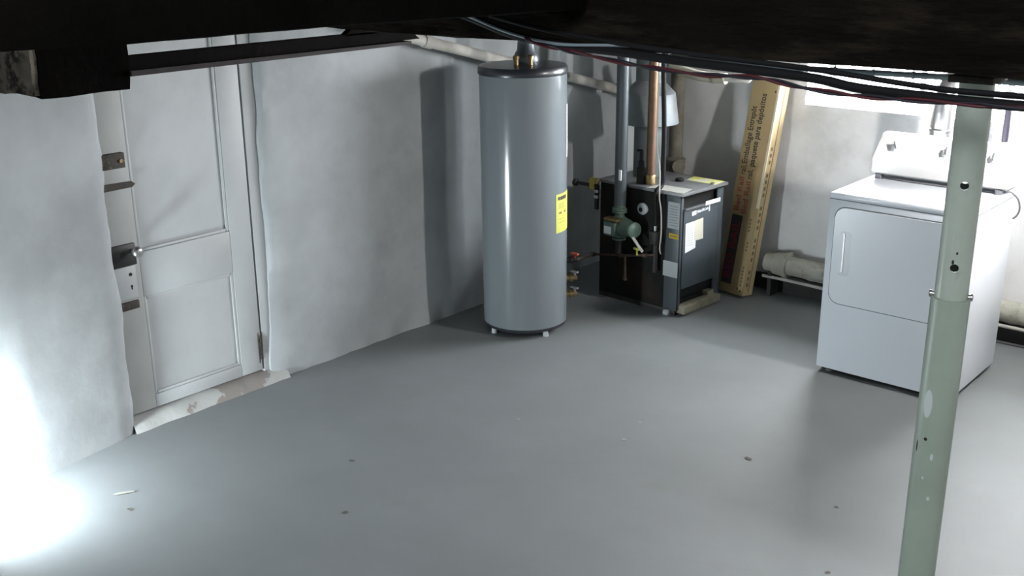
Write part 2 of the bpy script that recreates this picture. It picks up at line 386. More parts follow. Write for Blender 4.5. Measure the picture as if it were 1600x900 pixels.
for k, x in enumerate([0.25, 0.78, 1.22, 1.72]):
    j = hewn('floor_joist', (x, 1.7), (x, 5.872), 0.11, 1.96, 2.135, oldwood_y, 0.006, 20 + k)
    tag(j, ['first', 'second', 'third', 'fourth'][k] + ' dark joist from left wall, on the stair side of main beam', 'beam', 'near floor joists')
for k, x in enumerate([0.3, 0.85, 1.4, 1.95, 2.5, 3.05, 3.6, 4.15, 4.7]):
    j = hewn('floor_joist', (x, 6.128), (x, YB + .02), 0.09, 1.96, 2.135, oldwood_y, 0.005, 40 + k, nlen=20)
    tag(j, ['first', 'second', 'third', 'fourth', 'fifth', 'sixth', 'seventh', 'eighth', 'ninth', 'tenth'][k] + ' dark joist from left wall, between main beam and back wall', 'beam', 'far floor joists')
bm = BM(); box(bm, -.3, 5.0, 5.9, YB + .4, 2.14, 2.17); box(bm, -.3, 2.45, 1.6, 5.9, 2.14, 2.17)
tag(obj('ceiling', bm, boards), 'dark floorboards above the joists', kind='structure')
bm = BM(); box(bm, 2.3, 5.0, 1.5, 5.95, 4.3, 4.4); box(bm, 2.36, 2.45, 1.5, 5.95, 2.17, 4.3); box(bm, 2.45, 5.0, 5.9, 6.0, 2.17, 4.3)
tag(obj('wall_stairwell', bm, plainwall), 'plaster stairwell walls above the open stairs', kind='structure')

# ------------------------------------------------------------------ timber block and track at top left
blk = thing('timber_block', 'short black timber block with rough end painted as lit at top left', 'timber', (1.17, 5.23, 1.712))
bm = BM()
nx, ny = 8, 8
box(bm, 1.03, 1.30, 5.10, 5.372, 1.716, 1.962)
bmesh.ops.subdivide_edges(bm, edges=bm.edges[:], cuts=6, use_grid_fill=True)
for v in bm.verts: v.co += Vector((fbm(v.co.x * 9, v.co.y * 9, v.co.z * 9), fbm(v.co.x * 9 + 5, v.co.y * 9, v.co.z * 9), fbm(v.co.x * 9, v.co.y * 9 + 7, v.co.z * 9))) * 0.006
obj('body', bm, oldwood_y, blk, 50)
bm = BM(); G = {}
for i in range(13):
    for k in range(13):
        x = 1.035 + 0.26 * i / 12; z = 1.722 + 0.236 * k / 12
        G[i, k] = bm.verts.new((x + .004 * fbm(x * 20, z * 20, 2), 5.088 - 0.012 * abs(fbm(x * 28, z * 10, 5)) - .012 * (1 - (abs(i - 6) / 6) ** 3), z + .006 * fbm(x * 20, z * 20, 8)))
for i in range(12):
    for k in range(12): bm.faces.new((G[i, k], G[i + 1, k], G[i + 1, k + 1], G[i, k + 1]))
r = bmesh.ops.extrude_edge_only(bm, edges=[e for e in bm.edges if len(e.link_faces) == 1])
bmesh.ops.translate(bm, vec=(0, .022, 0), verts=[g for g in r['geom'] if isinstance(g, bmesh.types.BMVert)])
eg = obj('end_grain', bm, endgrain, blk, 40); eg['label'] = 'splintered end grain painted as lit'
trk = thing('hanging_track', 'dark wooden track rail running from block toward tall grey tank', 'rail', (1.28, 5.95, 1.752))
bm = BM()
prism(bm, [(1.295, 5.372, 1.765), (1.295, 6.56, 1.772), (1.295, 6.50, 1.812), (1.295, 5.372, 1.807)], (-.03, 0, 0)); obj('web', bm, trackwood, trk)
bm = BM()
prism(bm, [(1.312, 5.372, 1.750), (1.312, 6.50, 1.757), (1.312, 6.50, 1.768), (1.312, 5.372, 1.766)], (-.05, 0, 0)); obj('lip', bm, trackedge, trk)
bm = BM(); prism(bm, [(1.295, 6.20, 1.805), (1.295, 6.545, 1.805), (1.295, 6.50, 1.832), (1.295, 6.24, 1.832)], (-.03, 0, 0)); obj('end_block', bm, trackwood, trk)
boxo('hanger', 1.27, 1.29, 6.30, 6.36, 1.83, 1.965, trackwood, trk, .003)

# ------------------------------------------------------------------ door
XD = -0.04
dr = bpy.data.objects.new('door_1', None); COL.objects.link(dr); dr.location = (XD, 6.33, 0.06); MW[dr] = Matrix.Translation(dr.location)
tag(dr, 'old white painted panel door with black rim lock', kind='structure')
dz0, dz1, dy0, dy1 = 0.062, 1.86, 5.93, 6.683
T = 0.035
def dpart(name, y0, y1, z0, z1, x1=XD, m_=doorpaint, bev=.003, th=T): return boxo(name, x1 - th, x1, y0, y1, z0, z1, m_, dr, bev)
dpart('stile', dy0, 6.083, dz0, dz1, m_=stilepaint); dpart('stile', 6.560, dy1, dz0, dz1)
dpart('rail', 6.083, 6.560, dz0, 0.125); dpart('rail', 6.083, 6.560, 0.60, 0.808); dpart('rail', 6.083, 6.560, 1.74, dz1)
for z0, z1 in ((0.125, 0.60), (0.808, 1.74)):
    dpart('panel', 6.083, 6.560, z0, z1, XD - .012, th=.015, bev=0)
    for a, b, c_, d_ in ((6.083, 6.098, z0, z1), (6.545, 6.560, z0, z1), (6.098, 6.545, z0, z0 + .015), (6.098, 6.545, z1 - .015, z1)):
        bm = BM(); box(bm, XD - .012, XD - .003, a, b, c_, d_, .004); obj('moulding', bm, doorpaint, dr, 35)
bm = BM()
for k in range(5): box(bm, XD - .01, XD + .008 - .003 * abs(k - 2), 6.668 + .004 * k, 6.673 + .004 * k, .10 + .02 * k, .26 - .015 * ((k * 7) % 4), .001)
obj('split_wood', bm, rusty, dr)
lk = boxo('lock_box', XD, XD + .028, 5.93, 6.055, 1.20, 1.265, rusty, dr, .003); lk['label'] = 'rusty square bolt box'
bm = BM(); cyl(bm, (XD + .028, 6.035, 1.232), (XD + .034, 6.035, 1.232), .008, 10); obj('screw', bm, brass, lk)
bm = BM(); prism(bm, [(XD, 5.94, 1.104), (XD, 6.085, 1.106), (XD, 6.102, 1.119), (XD, 6.085, 1.132), (XD, 5.94, 1.136)], (.008, 0, 0)); obj('strap', bm, rusty, dr)
pl = boxo('lock_plate', XD, XD + .018, 5.93, 6.06, .765, .862, blackiron, dr, .003); pl['label'] = 'black rim lock plate'
bm = BM(); lathe(bm, [(.008, 0), (.008, .02), (.020, .028), (.025, .040), (.022, .052), (.010, .058)], (XD + .018, 6.045, .832), (1, 0, 0), 20)
kb = obj('knob', bm, dullnickel, dr, 60)
kp = boxo('keyhole_plate', XD, XD + .007, 5.93, 6.055, .612, .760, doorpaint, dr, .002)
for z, r in ((.722, .008), (.668, .005)):
    bm = BM(); cyl(bm, (XD + .0065, 6.028, z), (XD + .008, 6.028, z), r, 12)
    if r < .006: box(bm, XD + .0065, XD + .008, 6.025, 6.031, z - .016, z)
    obj('keyhole', bm, insideblack, kp)
boxo('latch', XD, XD + .014, 5.93, 6.052, .562, .600, rusty, dr, .004)
bm = BM(); box(bm, -.30, -.078, 5.80, 6.80, .0, 1.9); obj('gap_shade', bm, insideblack, dr)  # black box added behind the door to paint the gap's shade
fr = boxo('trim_1', -.16, -.040, 6.693, 6.80, .0, 1.86, doorpaint, None, .004)
tag(fr, 'white painted hinge jamb at right side of the door', kind='structure')
# threshold
bm = BM(); n = 40; top = []; low = []; bot = []; bk = []
for k in range(n + 1):
    y = 5.93 + (6.80 - 5.93) * k / n
    f_ = 0.018 + 0.02 * fbm(y * 4, 1, 1) * .6
    bk.append(bm.verts.new((-.30, y, .052))); top.append(bm.verts.new((-.035 + .006 * fbm(y * 6, 2, 2), y, .050 + .006 * fbm(y * 7, 5, 5))))
    low.append(bm.verts.new((f_ * .4 + .004, y, .028 + .006 * fbm(y * 9, 6, 5)))); bot.append(bm.verts.new((f_ + .01, y, -.005)))
for a, b in ((bk, top), (top, low), (low, bot)):
    for k in range(n): bm.faces.new((a[k], a[k + 1], b[k + 1], b[k]))
tag(obj('door_sill', bm, sillm, None, 50), 'worn stone sill below door, white with bare brown patches', kind='structure')

# ------------------------------------------------------------------ storage tank (tall grey cylinder)
HC = Vector((.445, 8.157, 0)); HR = .237
hv = Vector((-math.sin(YAW), math.cos(YAW), 0))
tank = thing('water_tank', 'tall grey cylindrical water tank with dark lid standing beside left wall', 'water tank', HC, rot=Matrix.Rotation(-0.006, 4, hv))
def Tn(bm): pass
bm = BM(); lathe(bm, [(HR, .052), (HR, 1.435)], n=72); obj('body', bm, tankgrey, tank, 50, True)
bm = BM(); lathe(bm, [(HR - .02, 1.434), (HR + .004, 1.434), (HR + .006, 1.44), (HR + .005, 1.468), (HR - .004, 1.478), (HR - .03, 1.480), (.12, 1.483), (.02, 1.484)], n=72)
lid = obj('lid', bm, tankdark, tank, 40, True); lid['label'] = 'dark rounded lid'
bm = BM(); lathe(bm, [(HR - .03, .030), (HR - .004, .034), (HR - .001, .052), (HR - .02, .053)], n=72); obj('base_ring', bm, tankdark, tank, 40, True)
def hdir(a):   # angle a measured from the direction to the camera, positive to the right in view
    to = Vector((math.sin(YAW), -math.cos(YAW), 0)); r_ = Vector((math.cos(YAW), math.sin(YAW), 0)); return to * math.cos(a) + r_ * math.sin(a)
for a in (-.98, .55, 2.35):
    d = hdir(a); bm = BM(); p = d * .212
    cyl(bm, p + Vector((0, 0, -.002)), p + Vector((0, 0, .034)), .017, 14, .014); obj('foot', bm, greylabel, tank, 40, True)
def decal(name, a0, a1, z0, z1, m_, parent, off=.0012, n=10):
    bm = BM(); A = []
    for k in range(n + 1):
        d = hdir(a0 + (a1 - a0) * k / n); A.append((d * (HR + off), d * (HR - .002)))
    for k in range(n):
        (o0, i0), (o1, i1) = A[k], A[k + 1]; Z0 = Vector((0, 0, z0)); Z1 = Vector((0, 0, z1))
        bm.faces.new([bm.verts.new(p) for p in (o0 + Z0, o1 + Z0, o1 + Z1, o0 + Z1)])
        bm.faces.new([bm.verts.new(p) for p in (o0 + Z1, o1 + Z1, i1 + Z1, i0 + Z1)])
    bmesh.ops.remove_doubles(bm, verts=bm.verts, dist=.0002)
    return obj(name, bm, m_, parent, 50, True)
yl = decal('yellow_label', .80, 1.50, .585, .800, yellow, tank); yl['label'] = 'yellow printed notice'
# print on the yellow notice: bold heading band and two short lines
a = .86
for wd in (.05, .05, .03, .05, .05, .05, .03, .05, .05):
    decal('print', a, a + wd * .75, .768 - .003 * random.random(), .786, ink, yl, .002, 2); a += wd
for (a0, a1) in ((.90, 1.02), (1.12, 1.24)): decal('print', a0, a1, .690, .700, brownink, yl, .002, 3)
for q in range(6):
    z = .745 - .008 * q if q < 4 else .66 - .02 * (q - 4); decal('print', .88, 1.15 + .1 * random.random(), z, z + .0018, brownink, yl, .002, 3)
wl = decal('rating_sticker', 1.33, 1.62, .985, 1.270, paper, tank); wl['label'] = 'crumpled white rating sticker'
for q in range(6): decal('print', 1.36, 1.5, 1.01 + .04 * q, 1.018 + .04 * q, greylabel, wl, .002, 3)
# fittings on the lid
fit = Vector((.0, .03, 0)) + hv * .03
bm = BM(); lathe(bm, [(.068, 1.482), (.072, 1.50), (.062, 1.53), (.050, 1.55), (.046, 1.60), (.052, 1.60), (.052, 1.63), (.036, 1.63)], fit, n=20)
obj('top_fitting', bm, greypipe, tank, 40, True)
for dx in (-.035, .04):
    d = hdir(1.57); p = d * dx + hdir(0) * .075; bm = BM(); lathe(bm, [(.012, 1.482), (.012, 1.515), (.018, 1.515), (.018, 1.53), (.010, 1.535)], p, n=12); obj('top_nipple', bm, brass, tank, 40, True)
# side connections low on the right of the tank
d = hdir(1.60)
for z, mm in ((.405, redhandle), (.30, None), (.205, None)):
    bm = BM(); lathe(bm, [(.017, HR - .01), (.017, HR + .02), (.024, HR + .02), (.024, HR + .035), (.014, HR + .035), (.014, HR + .06)], (0, 0, z - .02), d, 14)
    v = obj('side_valve', bm, brass if mm is None else darkpipe, tank, 40, True)
    bm = BM(); q = d * (HR + .045) + Vector((0, 0, z - .02))
    cyl(bm, q, q + Vector((0, 0, .03)), .007, 8); box(bm, q.x - .026, q.x + .026, q.y - .010, q.y + .010, q.z + .028, q.z + .040, .004)
    obj('valve_handle', bm, mm or dullnickel, v, 40, True)
# riser pipe from the lid to the ceiling
bm = BM(); p = MW[tank] @ (fit + Vector((0, 0, 1.625)))
cyl(bm, p, (p.x, p.y, 1.965), .026, 16)
tag(origin_to(obj('riser_pipe', bm, darkpipe, None, 40), p), 'dark riser pipe rising from tank lid to the joists', 'pipe')

# ------------------------------------------------------------------ boiler
BO = Vector((1.026, 8.836, 0)); BR = math.atan2(.9975, .070)
boil = thing('boiler', 'dark blue grey floor-standing boiler with paper labels, next to cardboard box', 'boiler', BO, BR)
BMAT = MW[boil]
def bw_(x, y, z): return BMAT @ Vector((x, y, z))
Wd, Dp, Ht = .428, .593, .730
def bp(name, x0, x1, y0, y1, z0, z1, m_, parent=boil, bev=.002): return boxo(name, x0, x1, y0, y1, z0, z1, m_, parent, bev, True)
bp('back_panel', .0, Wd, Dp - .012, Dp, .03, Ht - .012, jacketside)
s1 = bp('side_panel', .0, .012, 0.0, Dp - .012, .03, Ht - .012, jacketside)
s1['label'] = 'dark side panel'
bp('side_panel', Wd - .012, Wd, 0.0, Dp - .012, .03, Ht - .012, jacket)
bp('corner_post', .012, .034, .0, .012, .03, Ht - .012, jacket); bp('corner_post', .366, Wd - .012, .0, .012, .03, Ht - .012, jacket)
bp('corner_post', -.0015, .0, .0, .095, .03, Ht - .012, jacket)
bp('inner_box', .014, Wd - .014, .03, Dp - .014, .035, Ht - .02, insideblack)
tp = bp('top_cover', -.014, Wd + .012, -.022, Dp + .01, Ht - .012, Ht + .006, jackettop)
bp('top_lip', .012, Wd - .012, -.012, .012, Ht - .022, Ht - .012, jacketside)
fp = bp('front_panel', .034, .366, -.008, .006, .158, .640, jacket)
bp('panel_flange', .034, .366, -.020, -.008, .630, .641, jackettop)
bp('bottom_rail', .034, .366, .03, .045, .075, .092, jacketside)
# base and burner tray
bp('base', .0, Wd, .01, Dp, .0, .03, darkpipe)
tr = bp('burner_tray', .02, .385, -.045, .02, .012, .058, cream, bev=.003); tr.data.materials[0] = mat('rusty_tray', (.27, .25, .185), .6, .3, var=.3, vscale=20)
bp('tray_block', .30, .36, -.01, .03, .058, .085, MATS['rusty_tray'])
bm = BM(); cyl(bm, (-.01, .04, .012), (-.01, .075, .012), .02, 12); obj('rubble_foot', bm, greylabel, boil, 40, True)
# labels and lettering on the front panel
yf = -.0092
bp('flange_sticker', .218, .366, -.0215, -.0195, .6305, .655, paper)
def poly_front(name, pts, m_, y=yf, parent=boil):
    bm = BM(); prism(bm, [(x, y, z) for x, z in pts], (0, .0012, 0)); return obj(name, bm, m_, parent, None, True)
poly_front('paper_label', [(.048, .550), (.052, .374), (.152, .388), (.152, .432), (.140, .432), (.136, .552)], paper)
poly_front('paper_label', [(.137, .553), (.141, .432), (.226, .430), (.219, .557)], cream)
poly_front('badge', [(.105, .586), (.148, .589), (.148, .614), (.105, .611)], paper)
poly_front('badge', [(.270, .586), (.282, .586), (.282, .632), (.270, .632)], paper)
Mf = Matrix.Translation((.154, yf + .0004, .594)) @ Matrix.Rotation(.06, 4, 'Y').inverted() @ Matrix.Rotation(PI / 2, 4, 'X')
text_mesh('lettering', 'Weil-McLain', .024, Mf, paper, boil, shear=.25, width=.112, bold=.0006)
for k in range(9):
    z = .525 - .014 * k; poly_front('print', [(.062, z), (.062, z + .003), (.125, z + .004), (.125, z + .001)], greylabel, yf - .0005)
# labels on the side panel
xf = -.0035
def poly_side(name, y0, y1, z0, z1, m_, x=xf): return bp(name, x, x + .002, y0, y1, z0, z1, m_, bev=0)
poly_side('rating_plate', .002, .082, .523, .678, greylabel)
for k in range(8): poly_side('print', .008 + .004 * (k % 3), .070, .540 + .016 * k, .544 + .016 * k, seam, xf - .0008)
poly_side('amber_label', .004, .069, .464, .494, ambertape); poly_side('print', .012, .060, .476, .482, brownink, xf - .0008)
poly_side('blank_label', .0, .103, .232, .324, greylabel)
# top stickers and knob
zt = Ht + .006
bm = BM(); prism(bm, [(.312, .190, zt), (.425, .215, zt), (.432, .0, zt), (.318, -.012, zt)], (0, 0, .0012)); ys_ = obj('top_sticker', bm, yellow2, boil, None, True); ys_['label'] = 'yellow and white sticker'
bm = BM(); prism(bm, [(.105, .230, zt), (.133, .016, zt), (.006, -.014, zt), (-.010, .240, zt)], (0, 0, .0008)); obj('top_sheet', bm, cream, boil, None, True).data.materials[0] = mat('dusty_sheet', (.36, .36, .33), .6, var=.1)
bm = BM(); lathe(bm, [(.026, 0), (.028, .008), (.022, .018), (.005, .02)], (.263, .203, zt), (0, 0, 1), 18); obj('flue_cap', bm, insideblack, boil, 40, True)
bm = BM(); lathe(bm, [(.012, 0), (.012, .01), (.003, .012)], (.322, .010, zt), (0, 0, 1), 12); obj('top_screw', bm, dullnickel, boil, 40, True)
# gauge
bm = BM(); lathe(bm, [(.034, 0), (.036, .012), (.033, .018), (.030, .019)], (0, .262, .605), (-1, 0, 0), 28); g = obj('gauge', bm, greylabel, boil, 40, True); g['label'] = 'round pressure gauge'
bm = BM(); lathe(bm, [(.0135, 0), (.0135, .0012)], (-.0195, .268, .600), (-1, 0, 0), 16); obj('gauge_dial', bm, insideblack, g, None, True)
# gas valve and manifold on the dark side
vv = bp('gas_valve', -.07, .0, .115, .165, .42, .50, darkpipe, bev=.006)
bm = BM(); cyl(bm, (-.035, .14, .25), (-.035, .14, .42), .016, 12); obj('valve_pipe', bm, darkpipe, vv, 40, True)
bm = BM(); cyl(bm, (-.04, .14, .49), (-.04, .14, .53), .010, 12); obj('valve_cap', bm, dullnickel, vv, 40, True)
# ---- circulator pump
PX, PY = -.055, .395
pump = thing('circulator_pump', 'green circulator pump below the thick grey pipe on dark boiler side', 'pump', bw_(PX, PY, .385), BR)
PM = MW[pump].inverted() @ BMAT
def pob(name, bm, m_, parent=pump, smooth=40): bmesh.ops.transform(bm, matrix=BMAT, verts=bm.verts); return obj(name, bm, m_, parent, smooth)
bm = BM(); lathe(bm, [(.030, .0), (.042, .006), (.042, .016), (.028, .018), (.028, .05), (.05, .06)], (PX, PY, .40), (0, 0, 1), 20); pob('lower_flange', bm, pumpgreen)
bm = BM(); lathe(bm, [(.045, .0), (.055, .01), (.056, .07), (.045, .085), (.028, .095), (.028, .115), (.046, .117), (.046, .128), (.028, .13)], (PX, PY, .455), (0, 0, 1), 24); pob('volute', bm, pumpgreen)
bm = BM(); lathe(bm, [(.046, 0), (.046, .012), (.034, .014), (.034, .03)], (PX, PY, .586), (0, 0, 1), 20); fl = pob('upper_flange', bm, pumpgreen)
for sx in (-1, 1):
    bm = BM(); cyl(bm, (PX, PY + sx * .038, .575), (PX, PY + sx * .038, .608), .007, 8); pob('bolt', bm, brass, fl)
bm = BM(); lathe(bm, [(.052, 0), (.056, .01), (.056, .055), (.045, .075), (.045, .115), (.048, .118), (.046, .135), (.03, .145)], (PX - .01, PY - .02, .487), (-.25, -1, .06), 24); pob('motor', bm, pumpgreen)
bm = BM(); box(bm, PX - .085, PX - .04, PY - .03, PY + .055, .44, .525, .005); jb = pob('junction_box', bm, pumpgreen)
bm = BM(); box(bm, PX - .0865, PX - .0845, PY - .005, PY + .048, .452, .496); pob('name_plate', bm, paper, jb, None)
bm = BM(); box(bm, PX - .09, PX - .04, PY - .05, PY + .05, .528, .548, .004); pob('cover', bm, brass)
bm = BM(); sweep(bm, catmull([bw_(PX - .05, .285, .47), bw_(PX - .055, .25, .455), bw_(PX - .05, .21, .41), bw_(PX - .04, .185, .375)]), .009, 8); obj('conduit', bm, wirewhite, pump, 60)

def pipe(name, label, pts, r, m_, curve=False, n=16, cat='pipe', base=None):
    bm = BM(); sweep(bm, catmull(pts) if curve else pts, r, n); o = obj(name, bm, m_, None, 50); origin_to(o, base or pts[0]); return tag(o, label, cat)
a = bw_(PX, PY, .616)
t = thing('supply_pipe', 'thick dark grey vertical pipe coming down into the green pump', 'pipe', a)
bm = BM(); cyl(bm, a, (a.x, a.y, 1.97), .036, 24); obj('pipe_run', bm, greypipe, t, 50)
bm = BM(); box(bm, a.x + .012, a.x + .028, a.y - .038, a.y - .031, .77, .83, 0); obj('white_tag', bm, paper, t)
a = bw_(.088, .287, Ht + .007)
t = thing('copper_pipe', 'vertical copper pipe rising from the boiler top', 'pipe', a)
bm = BM(); cyl(bm, a, (a.x, a.y, 1.97), .0275, 24); obj('pipe_run', bm, copper, t, 50)
bm = BM(); lathe(bm, [(.033, 0), (.033, .05), (.029, .055)], a, (0, 0, 1), 20); obj('socket', bm, brass, t, 40)
a = bw_(.06, .335, Ht + .007)
t = thing('relief_valve', 'short black valve stub standing beside copper pipe on boiler', 'valve', a)
bm = BM(); lathe(bm, [(.026, 0), (.026, .09), (.018, .1), (.018, .13), (.012, .135), (.012, .19)], a, (0, 0, 1), 16); obj('valve_body', bm, darkpipe, t, 40)
bm = BM(); box(bm, a.x - .03, a.x + .005, a.y - .008, a.y + .008, a.z + .185, a.z + .20, .003); obj('lever', bm, darkpipe, t, 40)
# electric cables beside copper pipe
b0 = bw_(.03, .19, 0)
zz = [1.97, 1.70, 1.40, 1.15, 1.0, .86, .76]
pipe('black_conduit', 'black electric conduit hanging beside the copper pipe', [bw_(0.03, .165 + .012 * math.sin(5 * z), z) for z in zz] + [bw_(-.035, .150, .72), bw_(-.035, .142, .62), bw_(-.040, .140, .54)], .0145, cableblk, True, 10, 'cable', b0)
pipe('pale_wire', 'thin pale wire hanging down across the dark boiler side', [bw_(.01, .198 + .010 * math.sin(4 * z), z) for z in zz[:4]] + [bw_(.005, .185, 1.0), bw_(.0, .155, .86), bw_(-.03, .128, .76), bw_(-.045, .115, .70), bw_(-.045, .100, .62), bw_(-.040, .098, .50), bw_(-.030, .112, .40), bw_(-.012, .118, .36)], 0.0042, wirewhite, True, 8, 'cable', b0)
# flue with draft hood
fc = bw_(.275, .455, Ht + .007)
flue = thing('flue_pipe', 'galvanised flue pipe with flared draft hood above the boiler', 'flue', fc)
bm = BM(); lathe(bm, [(.088, 0), (.088, 1.10 - fc.z), (.080, 1.10 - fc.z)], fc, (0, 0, 1), 40, True, False); obj('lower_pipe', bm, fluegalv, flue, 50)
bm = BM(); lathe(bm, [(.176, 1.055), (.178, 1.058), (.152, 1.235), (.088, 1.30), (.086, 1.31)], (fc.x, fc.y, 0), (0, 0, 1), 40, False, False)
r = bmesh.ops.solidify(bm, geom=bm.faces[:], thickness=.003)
h = obj('draft_hood', bm, galv, flue, 35); h['label'] = 'flared galvanised hood'
bm = BM(); lathe(bm, [(.086, 1.30), (.086, 1.97)], (fc.x, fc.y, 0), (0, 0, 1), 40); obj('upper_pipe', bm, fluegalv, flue, 50)
for k in range(3):
    an = 2 * PI * k / 3 + .4; bm = BM(); box(bm, .084, .17, -.006, .006, 1.07, 1.075); bmesh.ops.transform(bm, matrix=Matrix.Translation((fc.x, fc.y, 0)) @ Matrix.Rotation(an, 4, 'Z'), verts=bm.verts); obj('hood_bracket', bm, galv, flue)
# valve with yellow tag at left end of the boiler
a = bw_(-.03, .605, .60)
t = thing('tagged_valve', 'black pipe valve with yellow tag between tank and boiler', 'valve', a, BR)
bm = BM(); cyl(bm, bw_(-.03, .598, .55), bw_(-.03, .598, .70), .014, 14); obj('drop_pipe', bm, darkpipe, t, 40)
for z in (.62, .655): 
    bm = BM(); cyl(bm, bw_(-.03, .598, z), bw_(-.03, .598, z + .016), .018, 14); obj('union_ring', bm, dullnickel, t, 40)
bm = BM(); cyl(bm, bw_(-.03, .59, .695), bw_(-.03, .765, .69), .011, 12); lathe(bm, [(.010, 0), (.022, .006), (.022, .024), (.010, .03)], bw_(-.03, .755, .69), BMAT.to_3x3() @ Vector((0, 1, 0)), 16); obj('lever', bm, blackiron, t, 40)
bm = BM(); prism(bm, [bw_(-.05, .612, .665), bw_(-.05, .640, .672), bw_(-.05, .642, .73), bw_(-.05, .622, .752), bw_(-.05, .600, .745), bw_(-.05, .602, .69)], BMAT.to_3x3() @ Vector((.003, 0, 0))); yt = obj('yellow_tag', bm, ambertape, t); yt.data.materials[0] = mat('tag_yellow', (.33, .27, .03), .6, var=.3, vscale=40)
bm = BM(); lathe(bm, [(.016, 0), (.016, .03), (.010, .034)], bw_(-.035, .596, .71), (0, 0, 1), 12); obj('valve_stem', bm, brass, t, 40)
# thin horizontal pipe with small yellow handle
q0 = MW[tank] @ (hdir(1.60) * (HR + .055) + Vector((0, 0, .385)))
t = thing('gas_branch_pipe', 'thin brown pipe crossing the dark boiler side at knee height', 'pipe', bw_(-.05, .35, .30))
bm = BM(); sweep(bm, [q0, bw_(-.055, .60, .27), bw_(-.055, .35, .312), bw_(-.045, .14, .355)], .0085, 12); obj('pipe_run', bm, mat('brown_pipe', (.09, .065, .05), .5, .5, var=.3, vscale=30), t, 40)
for y, z in ((.60, .27), (.37, .309), (.20, .343)):
    bm = BM(); d = (bw_(-.055, .35, .312) - bw_(-.055, .60, .27)).normalized(); cyl(bm, bw_(-.055, y, z) - d * .016, bw_(-.055, y, z) + d * .016, .014, 12); obj('coupling', bm, MATS['brown_pipe'], t, 40)
bm = BM(); box(bm, -.025, .025, -.008, .008, -.006, .008, .003, M=Matrix.Translation(bw_(-.06, .255, .372)) @ Matrix.Rotation(BR + 1.5, 4, 'Z')); cyl(bm, bw_(-.058, .255, .335), bw_(-.06, .255, .37), .006, 8); hh = obj('yellow_handle', bm, yellow, t, 40); hh['label'] = 'small yellow lever handle'
bm = BM(); cyl(bm, bw_(-.055, .345, .312), bw_(-.055, .345, .17), .009, 10); lathe(bm, [(.014, 0), (.014, .02)], bw_(-.055, .345, .16), (0, 0, 1), 12); obj('drip_leg', bm, MATS['brown_pipe'], t, 40)
bm = BM(); cyl(bm, bw_(PX, PY, .402), bw_(PX, PY, .32), .024, 16); cyl(bm, bw_(PX, PY, .32), bw_(.0, PY, .30), .024, 16)
tag(origin_to(obj('return_elbow', bm, darkpipe, None, 40), bw_(PX, PY, .30)), 'dark pipe elbow joining pump to the boiler side', 'pipe')

# ------------------------------------------------------------------ pipes on the walls
t = thing('sloped_pipe', 'white painted pipe sloping down along wall behind grey tank', 'pipe', (.085, 8.5, 1.40))
bm = BM(); P0 = Vector((.075, 7.35, 1.715)); P1 = Vector((.075, 9.60, 1.155)); cyl(bm, P0, P1, .029, 18); obj('pipe_run', bm, whitepipe, t, 50)
for s in (.2, .62):
    q = P0.lerp(P1, s); bm = BM(); cyl(bm, q - (P1 - P0) * .012, q + (P1 - P0) * .012, .035, 18); obj('coupling', bm, whitepipe, t, 50)
for s in (.1, .5, .9):
    q = P0.lerp(P1, s); bm = BM(); box(bm, .03, q.x, q.y - .012, q.y + .012, q.z - .045, q.z - .030); obj('bracket', bm, whitepipe, t)
sx, sy = .505, 9.585
t = thing('soil_stack', 'limewashed iron stack pipe standing behind boiler at back wall', 'pipe', (sx, sy, 0))
bm = BM(); cyl(bm, (sx, sy, 0), (sx, sy, 1.97), .045, 22); obj('pipe_run', bm, stackm, t, 50)
for z in (.62, 1.5):
    bm = BM(); lathe(bm, [(.046, 0), (.066, .012), (.066, .03), (.058, .04), (.058, .10), (.068, .11), (.068, .135), (.046, .15)], (sx, sy, z), (0, 0, 1), 22); obj('hub', bm, stackm, t, 40)
bm = BM(); lathe(bm, [(.03, 0), (.03, .06), (.042, .06), (.042, .085), (.02, .09)], (sx + .02, sy - .03, .72), (.75, -.66, .1), 16); obj('cleanout', bm, stackm, t, 40)
t = thing('drain_pipe', 'limewashed drain pipe running low along back wall behind dryer', 'pipe', (2.1, 9.57, .20))
YD = 9.565
bm = BM(); P = [(x, YD + .006 * math.sin(x * 3), .208 - .010 * (x - 1)) for x in lines(1.215, 4.85, .15)]; sweep(bm, P, .058, 20); obj('pipe_run', bm, drainm, t, 60)
for x in (1.33, 2.45, 3.6):
    bm = BM(); lathe(bm, [(.058, -.07), (.070, -.06), (.074, 0), (.082, .01), (.082, .035), (.06, .04)], (x, YD, .208 - .010 * (x - 1)), (1, 0, 0), 22); obj('hub', bm, drainm, t, 40)
for x in (1.26, 2.1, 3.2, 4.6):
    bm = BM(); box(bm, x - .012, x + .012, YD - .05, YB - .04, .0, .16 - .01 * (x - 1)); obj('bracket', bm, coarse, t)
bm = BM(); sweep(bm, [(x, 9.52 + .004 * math.sin(x * 7), .118 + .006 * math.sin(x * 5 + 1)) for x in lines(1.21, 4.5, .1)], .010, 8)
tag(origin_to(obj('water_line', bm, whitepipe, None, 60), (1.21, 9.52, .11)), 'thin pale water line running under the limewashed drain pipe', 'pipe')
bm = BM(); n = 120
A, B = Vector((.62, 9.33, 1.375)), Vector((1.02, 9.28, 1.335))
pts = [A.lerp(B, k / n) - Vector((0, 0, .02 * math.sin(PI * k / n))) for k in range(n + 1)]
sweep(bm, pts, .02, 12, lambda i: .028 + .004 * math.cos(i * 1.57))
t = origin_to(obj('flex_connector', bm, flexm, None, 30), A); tag(t, 'short ribbed cream flexible duct beside flue under the beam', 'duct')
pipe('flex_feed_pipe', 'pale pipe carrying the ribbed duct on to window side', [B, Vector((1.12, 9.27, 1.335)), Vector((1.18, 9.3, 1.40)), Vector((1.20, 9.33, 1.97))], .016, wirewhite, True, 12)

